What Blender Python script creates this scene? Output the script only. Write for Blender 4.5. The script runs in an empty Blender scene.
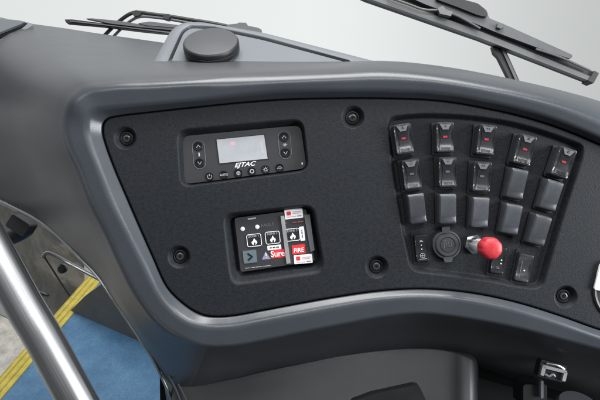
import bpy, bmesh, math, random
import numpy as np
from mathutils import Matrix, Vector
random.seed(4)
S = 0.00115      # metres per photo pixel on the panel plane
D = 0.60         # camera to panel
TH = math.radians(35)
sc = bpy.context.scene
COL = sc.collection
# panel frame: u right, v up the panel, w out of the panel towards the driver
M = Matrix(((1, 0, 0, 0),
            (0, math.sin(TH), -math.cos(TH), 0),
            (0, math.cos(TH), math.sin(TH), 0.95),
            (0, 0, 0, 1)))
MI = M.inverted()

def P(px, py, w=0.0):
    k = S * (D - w) / D
    return Vector(((px - 300) * k, (200 - py) * k, w))

def F(px, py, z=0.0):
    """panel-frame point where the sight line meets the level z"""
    c = M @ Vector((0, 0, D)); q = M @ P(px, py, 0)
    d = q - c
    return MI @ (c + d * ((z - c.z) / d.z))

# ------------------------------------------------------------------ materials
def srgb(r, g, b):
    f = lambda c: (c / 255 / 12.92) if c / 255 <= .04045 else ((c / 255 + .055) / 1.055) ** 2.4
    return (f(r), f(g), f(b), 1)

def mat(name, col, rough=.45, metal=0., spec=.5, var=.0, vscale=30, bump=0., bscale=900, rvar=0., coat=0., bdist=.0006, stretch=None, dust=0.):
    m = bpy.data.materials.new(name); m.use_nodes = True
    nt = m.node_tree; b = nt.nodes['Principled BSDF']
    if len(col) == 3: col = (*col, 1)
    b.inputs['Base Color'].default_value = col
    b.inputs['Roughness'].default_value = rough
    b.inputs['Metallic'].default_value = metal
    b.inputs['Specular IOR Level'].default_value = spec
    b.inputs['Coat Weight'].default_value = coat
    b.inputs['Coat Roughness'].default_value = .08
    tc = nt.nodes.new('ShaderNodeTexCoord')
    src = tc.outputs['Object']
    if stretch:
        mp = nt.nodes.new('ShaderNodeMapping'); mp.vector_type = 'TEXTURE'; mp.inputs['Scale'].default_value = stretch; mp.inputs['Rotation'].default_value = (0, 0, math.radians(-61))
        nt.links.new(src, mp.inputs[0]); src = mp.outputs[0]
    if var > 0 or rvar > 0:
        n = nt.nodes.new('ShaderNodeTexNoise'); n.inputs['Scale'].default_value = vscale
        n.inputs['Detail'].default_value = 6; n.inputs['Roughness'].default_value = .65
        nt.links.new(src, n.inputs['Vector'])
        if var > 0:
            r = nt.nodes.new('ShaderNodeMapRange')
            r.inputs['From Min'].default_value = .3; r.inputs['From Max'].default_value = .7
            r.inputs['To Min'].default_value = 1 - var; r.inputs['To Max'].default_value = 1 + var
            nt.links.new(n.outputs['Fac'], r.inputs['Value'])
            mx = nt.nodes.new('ShaderNodeMix'); mx.data_type = 'RGBA'; mx.blend_type = 'MULTIPLY'
            mx.inputs['Factor'].default_value = 1
            mx.inputs[6].default_value = col
            nt.links.new(r.outputs[0], mx.inputs[7]); nt.links.new(mx.outputs[2], b.inputs['Base Color'])
        if rvar > 0:
            r = nt.nodes.new('ShaderNodeMapRange')
            r.inputs['From Min'].default_value = .3; r.inputs['From Max'].default_value = .7
            r.inputs['To Min'].default_value = rough - rvar; r.inputs['To Max'].default_value = rough + rvar
            nt.links.new(n.outputs['Fac'], r.inputs['Value']); nt.links.new(r.outputs[0], b.inputs['Roughness'])
    if dust > 0:
        # fine pale dust specks, gathered in patches
        d1 = nt.nodes.new('ShaderNodeTexNoise'); d1.inputs['Scale'].default_value = 1500; d1.inputs['Detail'].default_value = 1
        d2 = nt.nodes.new('ShaderNodeTexNoise'); d2.inputs['Scale'].default_value = 11; d2.inputs['Detail'].default_value = 5
        for q in (d1, d2): nt.links.new(src, q.inputs['Vector'])
        r1 = nt.nodes.new('ShaderNodeMapRange'); r1.inputs['From Min'].default_value = .66; r1.inputs['From Max'].default_value = .80
        r2 = nt.nodes.new('ShaderNodeMapRange'); r2.inputs['From Min'].default_value = .38; r2.inputs['From Max'].default_value = .72
        nt.links.new(d1.outputs['Fac'], r1.inputs['Value']); nt.links.new(d2.outputs['Fac'], r2.inputs['Value'])
        mm = nt.nodes.new('ShaderNodeMath'); mm.operation = 'MULTIPLY'; nt.links.new(r1.outputs[0], mm.inputs[0]); nt.links.new(r2.outputs[0], mm.inputs[1])
        m3 = nt.nodes.new('ShaderNodeMath'); m3.operation = 'MULTIPLY'; nt.links.new(mm.outputs[0], m3.inputs[0]); m3.inputs[1].default_value = dust
        dm = nt.nodes.new('ShaderNodeMix'); dm.data_type = 'RGBA'; dm.inputs[7].default_value = (.20, .20, .19, 1)
        dm.inputs[6].default_value = col
        if b.inputs['Base Color'].is_linked: nt.links.new(b.inputs['Base Color'].links[0].from_socket, dm.inputs[6])
        nt.links.new(m3.outputs[0], dm.inputs['Factor']); nt.links.new(dm.outputs[2], b.inputs['Base Color'])
    if bump > 0:
        n2 = nt.nodes.new('ShaderNodeTexNoise'); n2.inputs['Scale'].default_value = bscale
        n2.inputs['Detail'].default_value = 3
        nt.links.new(src, n2.inputs['Vector'])
        bp = nt.nodes.new('ShaderNodeBump'); bp.inputs['Strength'].default_value = bump
        bp.inputs['Distance'].default_value = bdist
        nt.links.new(n2.outputs['Fac'], bp.inputs['Height']); nt.links.new(bp.outputs[0], b.inputs['Normal'])
    return m

MT = {
 'bezel':   mat('grey_moulded_plastic', (.043, .049, .058), .28, spec=.5, var=.07, vscale=9, rvar=.04, bump=.14, bscale=1100, dust=.15),
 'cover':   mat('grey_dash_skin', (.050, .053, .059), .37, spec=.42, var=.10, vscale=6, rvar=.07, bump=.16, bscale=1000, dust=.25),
 'band':    mat('shaded_knee_skin', (.036, .039, .043), .44, spec=.30, var=.10, vscale=8, rvar=.05, bump=.10, bscale=1300),  # same moulding as the cover, with its underside shade put into the colour
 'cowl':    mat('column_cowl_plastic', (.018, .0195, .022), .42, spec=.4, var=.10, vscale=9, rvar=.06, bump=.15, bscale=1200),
 'panel':   mat('black_grained_plastic', (.0108, .0127, .0162), .55, spec=.20, var=.30, vscale=240, rvar=.06, bump=.42, bscale=600, bdist=.0008, dust=.8),
 'black':   mat('black_plastic', (.010, .0105, .012), .42, spec=.4, rvar=.05, vscale=60),
 'upstand':    mat('upstand_grey', (.21, .205, .20), .7, spec=.1, var=.15, vscale=12),
 'keycap':  mat('key_black', (.0045, .0045, .005), .4, spec=.25),
 'bouncemat': mat('dark_bounce_mat', (.02, .021, .022), .7, spec=.2, var=.2, vscale=20),
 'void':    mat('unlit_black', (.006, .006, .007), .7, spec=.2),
 'face':    mat('controller_face', (.036, .036, .040), .35, spec=.4, rvar=.04, vscale=60),
 'gloss':   mat('gloss_black', (.020, .021, .024), .22, spec=.6, rvar=.05, vscale=200),
 'rocker':  mat('rocker_plastic', (.032, .034, .038), .24, spec=.6, var=.05, vscale=200, rvar=.05),
 'blank':   mat('blank_plug_plastic', (.046, .051, .059), .32, spec=.55, var=.10, vscale=90, rvar=.07),
 'legend':  mat('legend_grey', (.105, .11, .12), .35, spec=.5, rvar=.05, vscale=200),
 'redlens': mat('red_lens', (.34, .03, .05), .25, spec=.5),
 'greylens':mat('grey_lens', (.085, .09, .10), .25),
 'white':   mat('white_print', (.72, .73, .74), .5),
 'print':   mat('grey_print', (.30, .31, .33), .5),
 'dim':     mat('dim_print', (.12, .125, .13), .5),
 'dimred':  mat('faded_red_print', (.20, .03, .03), .5),
 'red':     mat('red_print', (.62, .03, .035), .4),
 'knob':    mat('red_knob', (.46, .028, .038), .40, spec=.45, var=.12, vscale=200, rvar=.08, bump=.12, bscale=1200),
 'chrome':  mat('chrome', (.72, .73, .74), .16, metal=1, rvar=.06, vscale=90),
 'steel':   mat('brushed_tube', (.42, .43, .44), .35, metal=1, var=.10, vscale=18, rvar=.09, stretch=(14, .10, .10)),
 'sheet':   mat('stainless_sheet', (.40, .385, .36), .15, metal=1, var=.08, vscale=5, rvar=.10, bump=.25, bscale=7, bdist=.02),
 'tread':   mat('worn_step_metal', (.52, .50, .46), .35, metal=.2, var=.40, vscale=24, rvar=.10, bump=.3, bscale=90, bdist=.003),
 'yellow':  mat('yellow_nosing', (.50, .41, .07), .45, var=.22, vscale=40, bump=.2, bscale=400),
 'olive':   mat('yellow_nosing_groove', (.36, .29, .06), .6, var=.25, vscale=40),
 'rubber':  mat('wiper_rubber', (.016, .017, .018), .5, spec=.4, rvar=.06, vscale=40),
 'wiper':   mat('wiper_metal', (.070, .075, .080), .38, spec=.5, var=.1, vscale=40, rvar=.06),
 'wgrey':   mat('wiper_blade_grey', (.095, .10, .10), .38, spec=.5, var=.12, vscale=30),
 'pod':     mat('pod_grey', (.118, .130, .145), .5, spec=.4, var=.05, vscale=12, bump=.1, bscale=1400),
 'puck':    mat('puck_plastic', (.045, .048, .053), .45, spec=.4, bump=.2, bscale=1400, rvar=.05),
 'puckrim': mat('puck_rim', (.012, .013, .015), .42, spec=.4),
 'glass':   mat('dark_quarter_glass', (.055, .062, .072), .12, spec=.6),
 'alum':    mat('pale_alloy', (.62, .63, .63), .35, metal=.8, rvar=.06),
 'lcd':     mat('lcd_glass', (.36, .375, .40), .22, spec=.5, var=.10, vscale=26),
 'tint':    mat('tinted_mark', (.56, .36, .40), .3),
 'tint2':   mat('faint_mark', (.42, .385, .41), .25),
 'blueic':  mat('slate_key', (.10, .135, .155), .4),
 'amber':   mat('violet_print', (.22, .23, .34), .4),
}
# blue mottled floor
def floor_mat():
    m = bpy.data.materials.new('blue_vinyl_floor'); m.use_nodes = True
    nt = m.node_tree; b = nt.nodes['Principled BSDF']
    tc = nt.nodes.new('ShaderNodeTexCoord')
    n = nt.nodes.new('ShaderNodeTexNoise'); n.inputs['Scale'].default_value = 7; n.inputs['Detail'].default_value = 9
    n.inputs['Roughness'].default_value = .72
    n2 = nt.nodes.new('ShaderNodeTexNoise'); n2.inputs['Scale'].default_value = 160; n2.inputs['Detail'].default_value = 4
    cr = nt.nodes.new('ShaderNodeValToRGB')
    cr.color_ramp.elements[0].position = .34; cr.color_ramp.elements[0].color = (.045, .125, .245, 1)
    cr.color_ramp.elements[1].position = .68; cr.color_ramp.elements[1].color = (.105, .235, .39, 1)
    mx = nt.nodes.new('ShaderNodeMix'); mx.data_type = 'RGBA'; mx.blend_type = 'OVERLAY'; mx.inputs['Factor'].default_value = .35
    for q in (n, n2): nt.links.new(tc.outputs['Object'], q.inputs['Vector'])
    nt.links.new(n.outputs['Fac'], cr.inputs['Fac'])
    nt.links.new(cr.outputs[0], mx.inputs[6]); nt.links.new(n2.outputs['Fac'], mx.inputs[7])
    nt.links.new(mx.outputs[2], b.inputs['Base Color'])
    b.inputs['Roughness'].default_value = .5
    return m
MT['floor'] = floor_mat()
def per_copy(m, amt, ramt):
    nt = m.node_tree; b = nt.nodes['Principled BSDF']
    oi = nt.nodes.new('ShaderNodeObjectInfo')
    for sock, a in (('Base Color', amt), ('Roughness', ramt)):
        r = nt.nodes.new('ShaderNodeMapRange'); r.inputs['To Min'].default_value = 1 - a; r.inputs['To Max'].default_value = 1 + a
        nt.links.new(oi.outputs['Random'], r.inputs['Value'])
        old = b.inputs[sock].links[0].from_socket
        if sock == 'Base Color':
            x = nt.nodes.new('ShaderNodeMix'); x.data_type = 'RGBA'; x.blend_type = 'MULTIPLY'; x.inputs['Factor'].default_value = 1
            nt.links.new(old, x.inputs[6]); nt.links.new(r.outputs[0], x.inputs[7]); nt.links.new(x.outputs[2], b.inputs[sock])
        else:
            x = nt.nodes.new('ShaderNodeMath'); x.operation = 'MULTIPLY'
            nt.links.new(old, x.inputs[0]); nt.links.new(r.outputs[0], x.inputs[1]); nt.links.new(x.outputs[0], b.inputs[sock])
per_copy(MT['blank'], .16, .22); per_copy(MT['rocker'], .10, .2)

# ------------------------------------------------------------------ object helpers
ROOT = {}
def thing(name, label, cat, mw=None, group=None):
    o = bpy.data.objects.new(name, None); COL.objects.link(o)
    o.empty_display_size = .02
    o.matrix_basis = M.copy() if mw is None else mw
    o['label'] = label; o['category'] = cat
    if group: o['group'] = group
    ROOT[o] = o.matrix_basis.copy()
    return o

def at(v, ang=0.0):
    return M @ Matrix.Translation(v) @ Matrix.Rotation(ang, 4, 'Z')

def part(name, bm, m, parent, own=False, smooth=35, label=None):
    """bm is in the panel frame (own=False) or in the thing's frame (own=True)"""
    me = bpy.data.meshes.new(name)
    if not own:
        T = ROOT[parent].inverted() @ M
        bmesh.ops.transform(bm, matrix=T, verts=bm.verts)
    bm.normal_update()
    bm.to_mesh(me); bm.free()
    me.shade_smooth(); me.set_sharp_from_angle(angle=math.radians(smooth))
    o = bpy.data.objects.new(name, me); COL.objects.link(o)
    me.materials.append(MT[m])
    o.parent = parent; ROOT[o] = ROOT[parent]
    if label: o['label'] = label
    return o

def single(name, bm, m, label, cat, origin, group=None, smooth=35, kind=None):
    """one-mesh thing, panel-frame geometry"""
    mw = at(origin)
    me = bpy.data.meshes.new(name)
    bmesh.ops.transform(bm, matrix=mw.inverted() @ M, verts=bm.verts)
    bm.normal_update(); bm.to_mesh(me); bm.free()
    me.shade_smooth(); me.set_sharp_from_angle(angle=math.radians(smooth))
    o = bpy.data.objects.new(name, me); COL.objects.link(o); o.matrix_basis = mw
    me.materials.append(MT[m]); ROOT[o] = mw
    if label: o['label'] = label
    if cat: o['category'] = cat
    if group: o['group'] = group
    if kind: o['kind'] = kind
    return o

# ------------------------------------------------------------------ shape helpers (each returns a bmesh)
def rpoly(pts, r, n=6):
    """round the corners of a 2-D polygon"""
    out = []; N = len(pts)
    for i in range(N):
        p = Vector(pts[i][:2]); a = Vector(pts[i - 1][:2]); b = Vector(pts[(i + 1) % N][:2])
        ri = r[i] if hasattr(r, '__len__') else r
        da, db = (a - p), (b - p)
        t = min(ri, da.length * .49, db.length * .49)
        p0 = p + da.normalized() * t; p1 = p + db.normalized() * t
        for k in range(n + 1):
            s = k / n
            out.append(tuple(p0 * (1 - s) ** 2 + p * 2 * s * (1 - s) + p1 * s * s))
    return out

def slab(poly, w0, w1, bev=0., seg=3, bm=None, rim_only=True):
    """prism over a polygon of (x, y) from w0 to w1, front edge bevelled"""
    own = bm is None
    b = bmesh.new()
    lo = [b.verts.new((p[0], p[1], w0)) for p in poly]
    hi = [b.verts.new((p[0], p[1], w1)) for p in poly]
    n = len(poly)
    ft = b.faces.new(hi); b.faces.new(lo[::-1])
    for i in range(n):
        b.faces.new((lo[i], lo[(i + 1) % n], hi[(i + 1) % n], hi[i]))
    bmesh.ops.recalc_face_normals(b, faces=b.faces)
    if bev > 0:
        ed = [e for e in b.edges if e.verts[0].co.z == w1 and e.verts[1].co.z == w1] if True else []
        bmesh.ops.bevel(b, geom=ed, offset=bev, segments=seg, profile=.5, affect='EDGES')
    if own: return b
    merge(bm, b); return bm

def merge(bm, b):
    me = bpy.data.meshes.new('tmp'); b.to_mesh(me); b.free(); bm.from_mesh(me); bpy.data.meshes.remove(me)

def move(bm, T):
    bmesh.ops.transform(bm, matrix=T, verts=bm.verts); return bm

def pslab(px, w0, w1, bev=0., r=0, n=5, seg=3):
    """slab over photo-pixel polygon seen at depth w1"""
    pts = rpoly(px, r, n) if r else px
    return slab([tuple(P(x, y, w1))[:2] for x, y in pts], w0, w1, bev, seg)

def lathe(prof, n=40, T=None):
    """profile of (radius, height)"""
    b = bmesh.new(); rings = []
    for r, h in prof:
        if r < 1e-7: rings.append([b.verts.new((0, 0, h))])
        else: rings.append([b.verts.new((r * math.cos(2 * math.pi * i / n), r * math.sin(2 * math.pi * i / n), h)) for i in range(n)])
    for a, c in zip(rings, rings[1:]):
        for i in range(n):
            j = (i + 1) % n
            if len(a) == 1 and len(c) == 1: continue
            if len(a) == 1: b.faces.new((a[0], c[i], c[j]))
            elif len(c) == 1: b.faces.new((a[i], a[j], c[0]))
            else: b.faces.new((a[i], a[j], c[j], c[i]))
    bmesh.ops.recalc_face_normals(b, faces=b.faces)
    if T is not None: move(b, T)
    return b

def catmull(pts, n):
    pts = [Vector(p) for p in pts]; out = []
    for i in range(len(pts) - 1):
        p0 = pts[max(i - 1, 0)]; p1 = pts[i]; p2 = pts[i + 1]; p3 = pts[min(i + 2, len(pts) - 1)]
        for k in range(n):
            t = k / n
            out.append(.5 * (2 * p1 + (p2 - p0) * t + (2 * p0 - 5 * p1 + 4 * p2 - p3) * t * t + (3 * p1 - p0 - 3 * p2 + p3) * t ** 3))
    out.append(pts[-1]); return out

def tube(path, rad, n=16, smooth=0, closed=False, bm=None):
    pts = [Vector(p) for p in path]
    if smooth: pts = catmull(pts, smooth)
    b = bmesh.new() if bm is None else bm
    rings = []; N = len(pts); prev = None
    for i, p in enumerate(pts):
        t = (pts[(i + 1) % N] - pts[i - 1]) if closed else (pts[min(i + 1, N - 1)] - pts[max(i - 1, 0)])
        t.normalize()
        if prev is None:
            a = Vector((0, 0, 1)) if abs(t.z) < .9 else Vector((1, 0, 0))
        else: a = prev
        x = (a - t * a.dot(t)).normalized(); prev = x; y = t.cross(x)
        r = rad[min(i, len(rad) - 1)] if hasattr(rad, '__len__') else rad
        rings.append([b.verts.new(p + (x * math.cos(2 * math.pi * k / n) + y * math.sin(2 * math.pi * k / n)) * r) for k in range(n)])
    M_ = N if closed else N - 1
    for i in range(M_):
        a, c = rings[i], rings[(i + 1) % N]
        for k in range(n):
            b.faces.new((a[k], a[(k + 1) % n], c[(k + 1) % n], c[k]))
    if not closed:
        b.faces.new(rings[0][::-1]); b.faces.new(rings[-1])
    bmesh.ops.recalc_face_normals(b, faces=b.faces)
    return b

def grid(rows):
    """surface through rows of points"""
    b = bmesh.new()
    vv = [[b.verts.new(p) for p in r] for r in rows]
    for a, c in zip(vv, vv[1:]):
        for i in range(len(a) - 1):
            b.faces.new((a[i], c[i], c[i + 1], a[i + 1]))
    return b

def rrect(w, h, r, n=5, cx=0, cy=0):
    return rpoly([(cx - w / 2, cy - h / 2), (cx + w / 2, cy - h / 2), (cx + w / 2, cy + h / 2), (cx - w / 2, cy + h / 2)], r, n)

def text_bm(s, size, shear=0., bold=0., ext=.00015):
    cu = bpy.data.curves.new('lettering', 'FONT'); cu.body = s; cu.size = size; cu.shear = shear; cu.offset = bold
    cu.extrude = ext; cu.align_x = 'CENTER'; cu.align_y = 'CENTER'; cu.resolution_u = 3
    o = bpy.data.objects.new('lettering', cu); COL.objects.link(o)
    dg = bpy.context.evaluated_depsgraph_get(); dg.update()
    me = bpy.data.meshes.new_from_object(o.evaluated_get(dg))
    b = bmesh.new(); b.from_mesh(me)
    bpy.data.objects.remove(o); bpy.data.curves.remove(cu); bpy.data.meshes.remove(me)
    return b

def txt(s, px, py, w, hpx, ang, shear=0., bold=0., sx=1.):
    """lettering centred on a photo pixel; hpx = height of capitals in pixels"""
    b = text_bm(s, hpx * S / .70, shear, bold)
    return move(b, Matrix.Translation(P(px, py, w)) @ Matrix.Rotation(ang, 4, 'Z') @ Matrix.Diagonal((sx, 1, 1, 1)))

# ------------------------------------------------------------------ the moulded dashboard
# each station: panel edge, inner ridge, outer edge of the bezel face, then three points (x, y, depth) of the skin that runs on
ST = [
 ('R', (672,262),(680,262),(700,262),(712,262,-.02),(722,262,-.08),(724,262,-.16)),
 ('R', (662,195),(670,190),(688,176),(699,168,-.01),(708,162,-.06),(711,166,-.15)),
 ('T', (640,163),(641,156),(643,137),(645,126,.0),(647,118,-.04),(650,124,-.14)),
 ('T', (600,144),(600,137),(600,118),(600,107,.0),(600,100,-.04),(600,104,-.14)),
 ('T', (560,127.5),(560,120.5),(560,103.5),(560,93.5,.0),(560,89,-.04),(560,93,-.14)),
 ('T', (523,116),(523,109),(523,94),(523,85,.0),(523,80.5,-.04),(523,84,-.14)),
 ('T', (485,107.5),(485,100.5),(485,86.5),(485,77.5,.0),(485,72.5,-.04),(485,76,-.14)),
 ('T', (447,101),(447,94),(447,80),(447,71,.0),(447,66,-.045),(447,69,-.14)),
 ('T', (380,97.5),(380,90.5),(380,75),(380,65,.0),(380,60,-.055),(380,62,-.14)),
 ('T', (340,97.5),(340,90.5),(340,76.5),(340,67,.0),(340,62,-.055),(340,61,-.14)),
 ('T', (280,99),(280,91.5),(280,79.5),(280,69,.0),(280,63,-.06),(280,58,-.18)),
 ('T', (240,102),(240,95),(240,81),(240,70.5,.0),(240,63,-.065),(240,54,-.20)),
 ('T', (200,106),(200,99.5),(200,82.5),(200,72,.0),(200,63,-.07),(200,48,-.24)),
 ('T', (150,111.5),(150,104),(150,85),(148,74,.0),(146,62,-.08),(152,41,-.28)),
 ('T', (116,115.7),(110,107.5),(107,87),(104,76,.0),(99,60,-.08),(99,33.5,-.28)),
 ('C', (107,118.3),(95,110),(85,91.5),(74,78,-.002),(49,58,-.09),(33,24,-.28)),
 ('C', (103,123),(88,115.5),(72,102),(56,90,-.006),(8,68,-.11),(-60,14,-.27)),
 ('L', (102,131),(86,126),(66,118),(48,113,-.014),(-5,112,-.12),(-100,100,-.24)),
 ('L', (105,145),(89.5,144),(68.5,146),(51,147,-.016),(8,154,-.11),(-70,178,-.21)),
 ('L', (113,167),(98,166),(79,170),(63,174,-.016),(31,187,-.09),(-8,197,-.15)),
 ('L', (127,200),(111,200),(91,203),(77,207,-.016),(56,215,-.07),(36,219,-.12)),
 ('L', (140,230),(126,230),(106,234),(97,239,-.014),(88,248,-.05),(78,256,-.09)),
 ('L', (152,257),(141,259),(120,266),(113,269,-.014),(106,273,-.045),(98,277,-.08)),
 ('L', (166,287),(157,291),(137,298),(130,302,-.014),(122,306,-.04),(114,301,-.075)),
 ('L', (180,302),(171,309.5),(155,322),(149,329,-.02),(141,334,-.045),(133,329,-.08)),
 ('L', (196,313),(189.5,322.5),(178,338),(171,349,-.026),(162,356,-.055),(152,358,-.09)),
 ('B', (212,317.3),(209,327.5),(205,345.5),(198,362,-.035),(191,379,-.07),(182,392,-.11)),
 ('B', (232,316.5),(231,326.8),(230,345.8),(228,359,-.04),(227,379,-.085),(227,384,-.14)),
 ('B', (260,311.5),(260,321.5),(260,341),(260,353,-.04),(260,371,-.085),(260,376,-.14)),
 ('B', (300,304),(300,313.7),(300,332.5),(300,344,-.04),(300,363,-.085),(300,368,-.14)),
 ('B', (340,297),(340,306),(340,324.5),(340,336,-.04),(340,355,-.085),(340,360,-.14)),
 ('B', (380,291.5),(380,299.3),(380,317),(380,329,-.04),(380,350,-.085),(380,355,-.14)),
 ('B', (420,289.5),(420,296.5),(420,313),(420,326,-.04),(420,348,-.085),(420,353,-.14)),
 ('B', (450,291),(450,297.8),(450,315.5),(450,329,-.04),(450,352,-.085),(450,357,-.14)),
 ('B', (480,295),(480,302.3),(480,320),(480,335,-.04),(480,361,-.085),(480,367,-.14)),
 ('B', (520,304),(520,311),(520,328),(520,346,-.04),(520,374,-.085),(520,381,-.14)),
 ('B', (560,316.5),(560,323),(560,338.5),(560,357,-.04),(560,384,-.085),(560,391,-.14)),
 ('B', (600,330.5),(600,337),(600,349),(600,368,-.04),(600,394,-.085),(600,401,-.14)),
 ('B', (640,340),(641,347),(644,360),(646,378,-.04),(650,402,-.085),(650,408,-.14)),
 ('R', (664,322),(671,328),(686,340),(697,350,-.03),(712,366,-.08),(716,370,-.15)),
]
DW = {'T': (.012, .016), 'C': (.012, .014), 'L': (.0115, .0085), 'B': (.0075, .0045), 'R': (.010, .008)}
FIL = {'T': (.0018, .004, .006), 'C': (.0018, .005, .006), 'L': (.0018, .0055, .007), 'B': (.0018, .0050, .0028), 'R': (.0018, .005, .006)}
rings = []
for s in ST:
    z, e, r, o, a, b_, c = s
    dr, do = DW[z]
    rings.append([P(*e, -.014), P(*e, .000), P(*r, dr), P(*o, do), P(*a), P(*b_), P(*c)])
RG = np.array([[list(q) for q in r] for r in rings])            # station x ring x 3
FL = np.array([FIL[s[0]] for s in ST])
for k_, s_ in enumerate(ST):
    if s_[0] == 'T' and s_[3][0] > 210: FL[k_, 2] = .010 if s_[3][0] < 300 else .022
def closed_spline(A, t, tq):
    """non-uniform Catmull-Rom through A (N x ...), closed, at parameters tq"""
    N = len(A); T = t[-1]
    out = []
    for q in tq:
        i = int(np.searchsorted(t, q, side='right') - 1) % N
        def tt(j): return t[j % N] + T * (j // N) if True else 0
        t0, t1, t2, t3 = (t[(i - 1) % N] - (T if i - 1 < 0 else 0), t[i], t[i + 1], (t[i + 2] if i + 2 <= N else t[1] + T))
        p0, p1, p2, p3 = A[(i - 1) % N], A[i], A[(i + 1) % N], A[(i + 2) % N]
        m1 = ((p2 - p1) / (t2 - t1) * (t1 - t0) + (p1 - p0) / (t1 - t0) * (t2 - t1)) / (t2 - t0)
        m2 = ((p3 - p2) / (t3 - t2) * (t2 - t1) + (p2 - p1) / (t2 - t1) * (t3 - t2)) / (t3 - t1)
        h = t2 - t1; s = (q - t1) / h
        out.append(p1 * (2 * s ** 3 - 3 * s ** 2 + 1) + m1 * h * (s ** 3 - 2 * s ** 2 + s) + p2 * (-2 * s ** 3 + 3 * s ** 2) + m2 * h * (s ** 3 - s ** 2))
    return np.array(out)
ch = [np.linalg.norm(RG[(i + 1) % len(RG), 3] - RG[i, 3]) for i in range(len(RG))]
tk = np.concatenate([[0], np.cumsum(ch)])
NS = 420
tq = np.linspace(0, tk[-1], NS, endpoint=False)
# smooth-spread so corners get enough samples
fineR = closed_spline(RG, tk, tq)
fineF = closed_spline(FL, tk, tq)
zone = [ST[int(np.searchsorted(tk, q, side='right') - 1) % len(ST)][0] for q in tq]
K = 7
def section(r, f):
    """fillet the polyline of ring points -> fixed number of samples, plus index where the face ends"""
    out = [r[0]]
    rad = [0, f[0], f[1], f[2], .45, .45]
    cut = 0
    for i in range(1, 6):
        p, a, b = r[i], r[i - 1], r[i + 1]
        da, db = a - p, b - p
        la, lb = np.linalg.norm(da), np.linalg.norm(db)
        if i < 4:
            t = rad[i]; ta = min(t, la * .48); tb = min(t, lb * .48)
        else: ta, tb = la * .455, lb * .455
        if i == 3: ta = min(t, la * .48); tb = min(t * 1.2, lb * .48)
        p0 = p + da / la * ta; p1 = p + db / lb * tb
        n = 8 if i < 4 else 10
        for k in range(n + 1):
            s = k / n
            out.append(p0 * (1 - s) ** 2 + p * 2 * s * (1 - s) + p1 * s * s)
        if i == 3: cut = len(out) - 1
    out.append(r[6])
    return out, cut
SEC = []
for i in range(NS):
    s, cut = section(fineR[i], fineF[i]); SEC.append(s)
SEC = np.array(SEC)
NJ = SEC.shape[1]
# vertex normals of the whole skin so the pieces meet without a seam
du = np.roll(SEC, -1, 0) - np.roll(SEC, 1, 0)
dv = np.gradient(SEC, axis=1)
NRM = np.cross(dv, du); NRM /= (np.linalg.norm(NRM, axis=2, keepdims=True) + 1e-12)
if NRM[:, 20, 2].mean() < 0: NRM = -NRM
dash = thing('dashboard', 'dark grey moulded dashboard with a thick rounded frame around its black panel', 'dashboard')
def skin_piece(name, m, sel, j0, j1):
    idx = {}; vs = []; nn = []; fs = []
    def vid(i, j):
        i %= NS
        if (i, j) not in idx:
            idx[(i, j)] = len(vs); vs.append(SEC[i, j]); nn.append(NRM[i, j])
        return idx[(i, j)]
    for i in range(NS):
        if not sel(i): continue
        for j in range(j0, j1):
            fs.append((vid(i, j), vid(i + 1, j), vid(i + 1, j + 1), vid(i, j + 1)))
    me = bpy.data.meshes.new(name)
    me.from_pydata([tuple(v) for v in vs], [], fs); me.update()
    # face orientation outward
    p = me.polygons[len(fs) // 2]
    if p.normal.dot(Vector(nn[p.vertices[0]])) < 0: me.flip_normals()
    me.shade_smooth()
    me.normals_split_custom_set_from_vertices([tuple(n) for n in nn])
    o = bpy.data.objects.new(name, me); COL.objects.link(o); me.materials.append(MT[m])
    o.parent = dash; ROOT[o] = ROOT[dash]
    return o
skin_piece('bezel', 'bezel', lambda i: True, 0, cut)
skin_piece('top_cover', 'cover', lambda i: zone[i] in 'TCR', cut, NJ - 1)
skin_piece('side_cover', 'cover', lambda i: zone[i] == 'L', cut, NJ - 1)
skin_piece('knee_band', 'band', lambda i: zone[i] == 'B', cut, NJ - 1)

# steering column cowl under the band
xs = [160, 166, 173, 182, 200, 230, 260, 300, 340, 380, 420, 448, 464, 473, 477, 478.5]
ty = [358, 366, 373, 378, 381, 378, 371, 362, 354, 348, 346.5, 350, 355, 359.5, 362, 366]
wt = [-.17, -.125, -.108, -.102, -.10, -.10, -.10, -.10, -.10, -.10, -.098, -.09, -.08, -.08, -.095, -.16]
rows = []
for k, fr in enumerate((-.05, 0, .04, .12, .3, .55, 1.0)):
    row = []
    for x, y, w in zip(xs, ty, wt):
        yy = y + (462 - y) * fr; lift = [-.008, 0, .003, .008, .019, .033, .055][k]
        row.append(P(x + (fr * 16 if x < 200 else 0), yy, w + lift))
    rows.append(catmull(row, 4))
cols = list(zip(*rows)); cols = [catmull(c, 4) for c in cols]
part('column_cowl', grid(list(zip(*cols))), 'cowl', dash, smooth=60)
# bright welt along the lower left edge of the side cover
edge = [(-30,184,-.185),(-8,197,-.15),(14,207.5,-.135),(36,219,-.12),(58,235,-.105),(78,256,-.09),(98,277,-.08),(114,301,-.075),(133,329,-.08),(152,358,-.09),(164,382,-.10),(176,410,-.11)]
b = tube([P(*e) for e in edge], [.0042 - .0021 * min(1, i / 40) for i in range(200)], 10, 6)
part('edge_welt', b, 'steel', dash)
b = tube([P(163,366,-.09), P(172,382,-.086), P(180,400,-.084), P(190,430,-.08)], .0016, 8, 5)
tube([P(178,384,-.074), P(186,400,-.072), P(196,425,-.07)], .0012, 8, 5, bm=b)
part('cowl_seam', b, 'bezel', dash)
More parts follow.
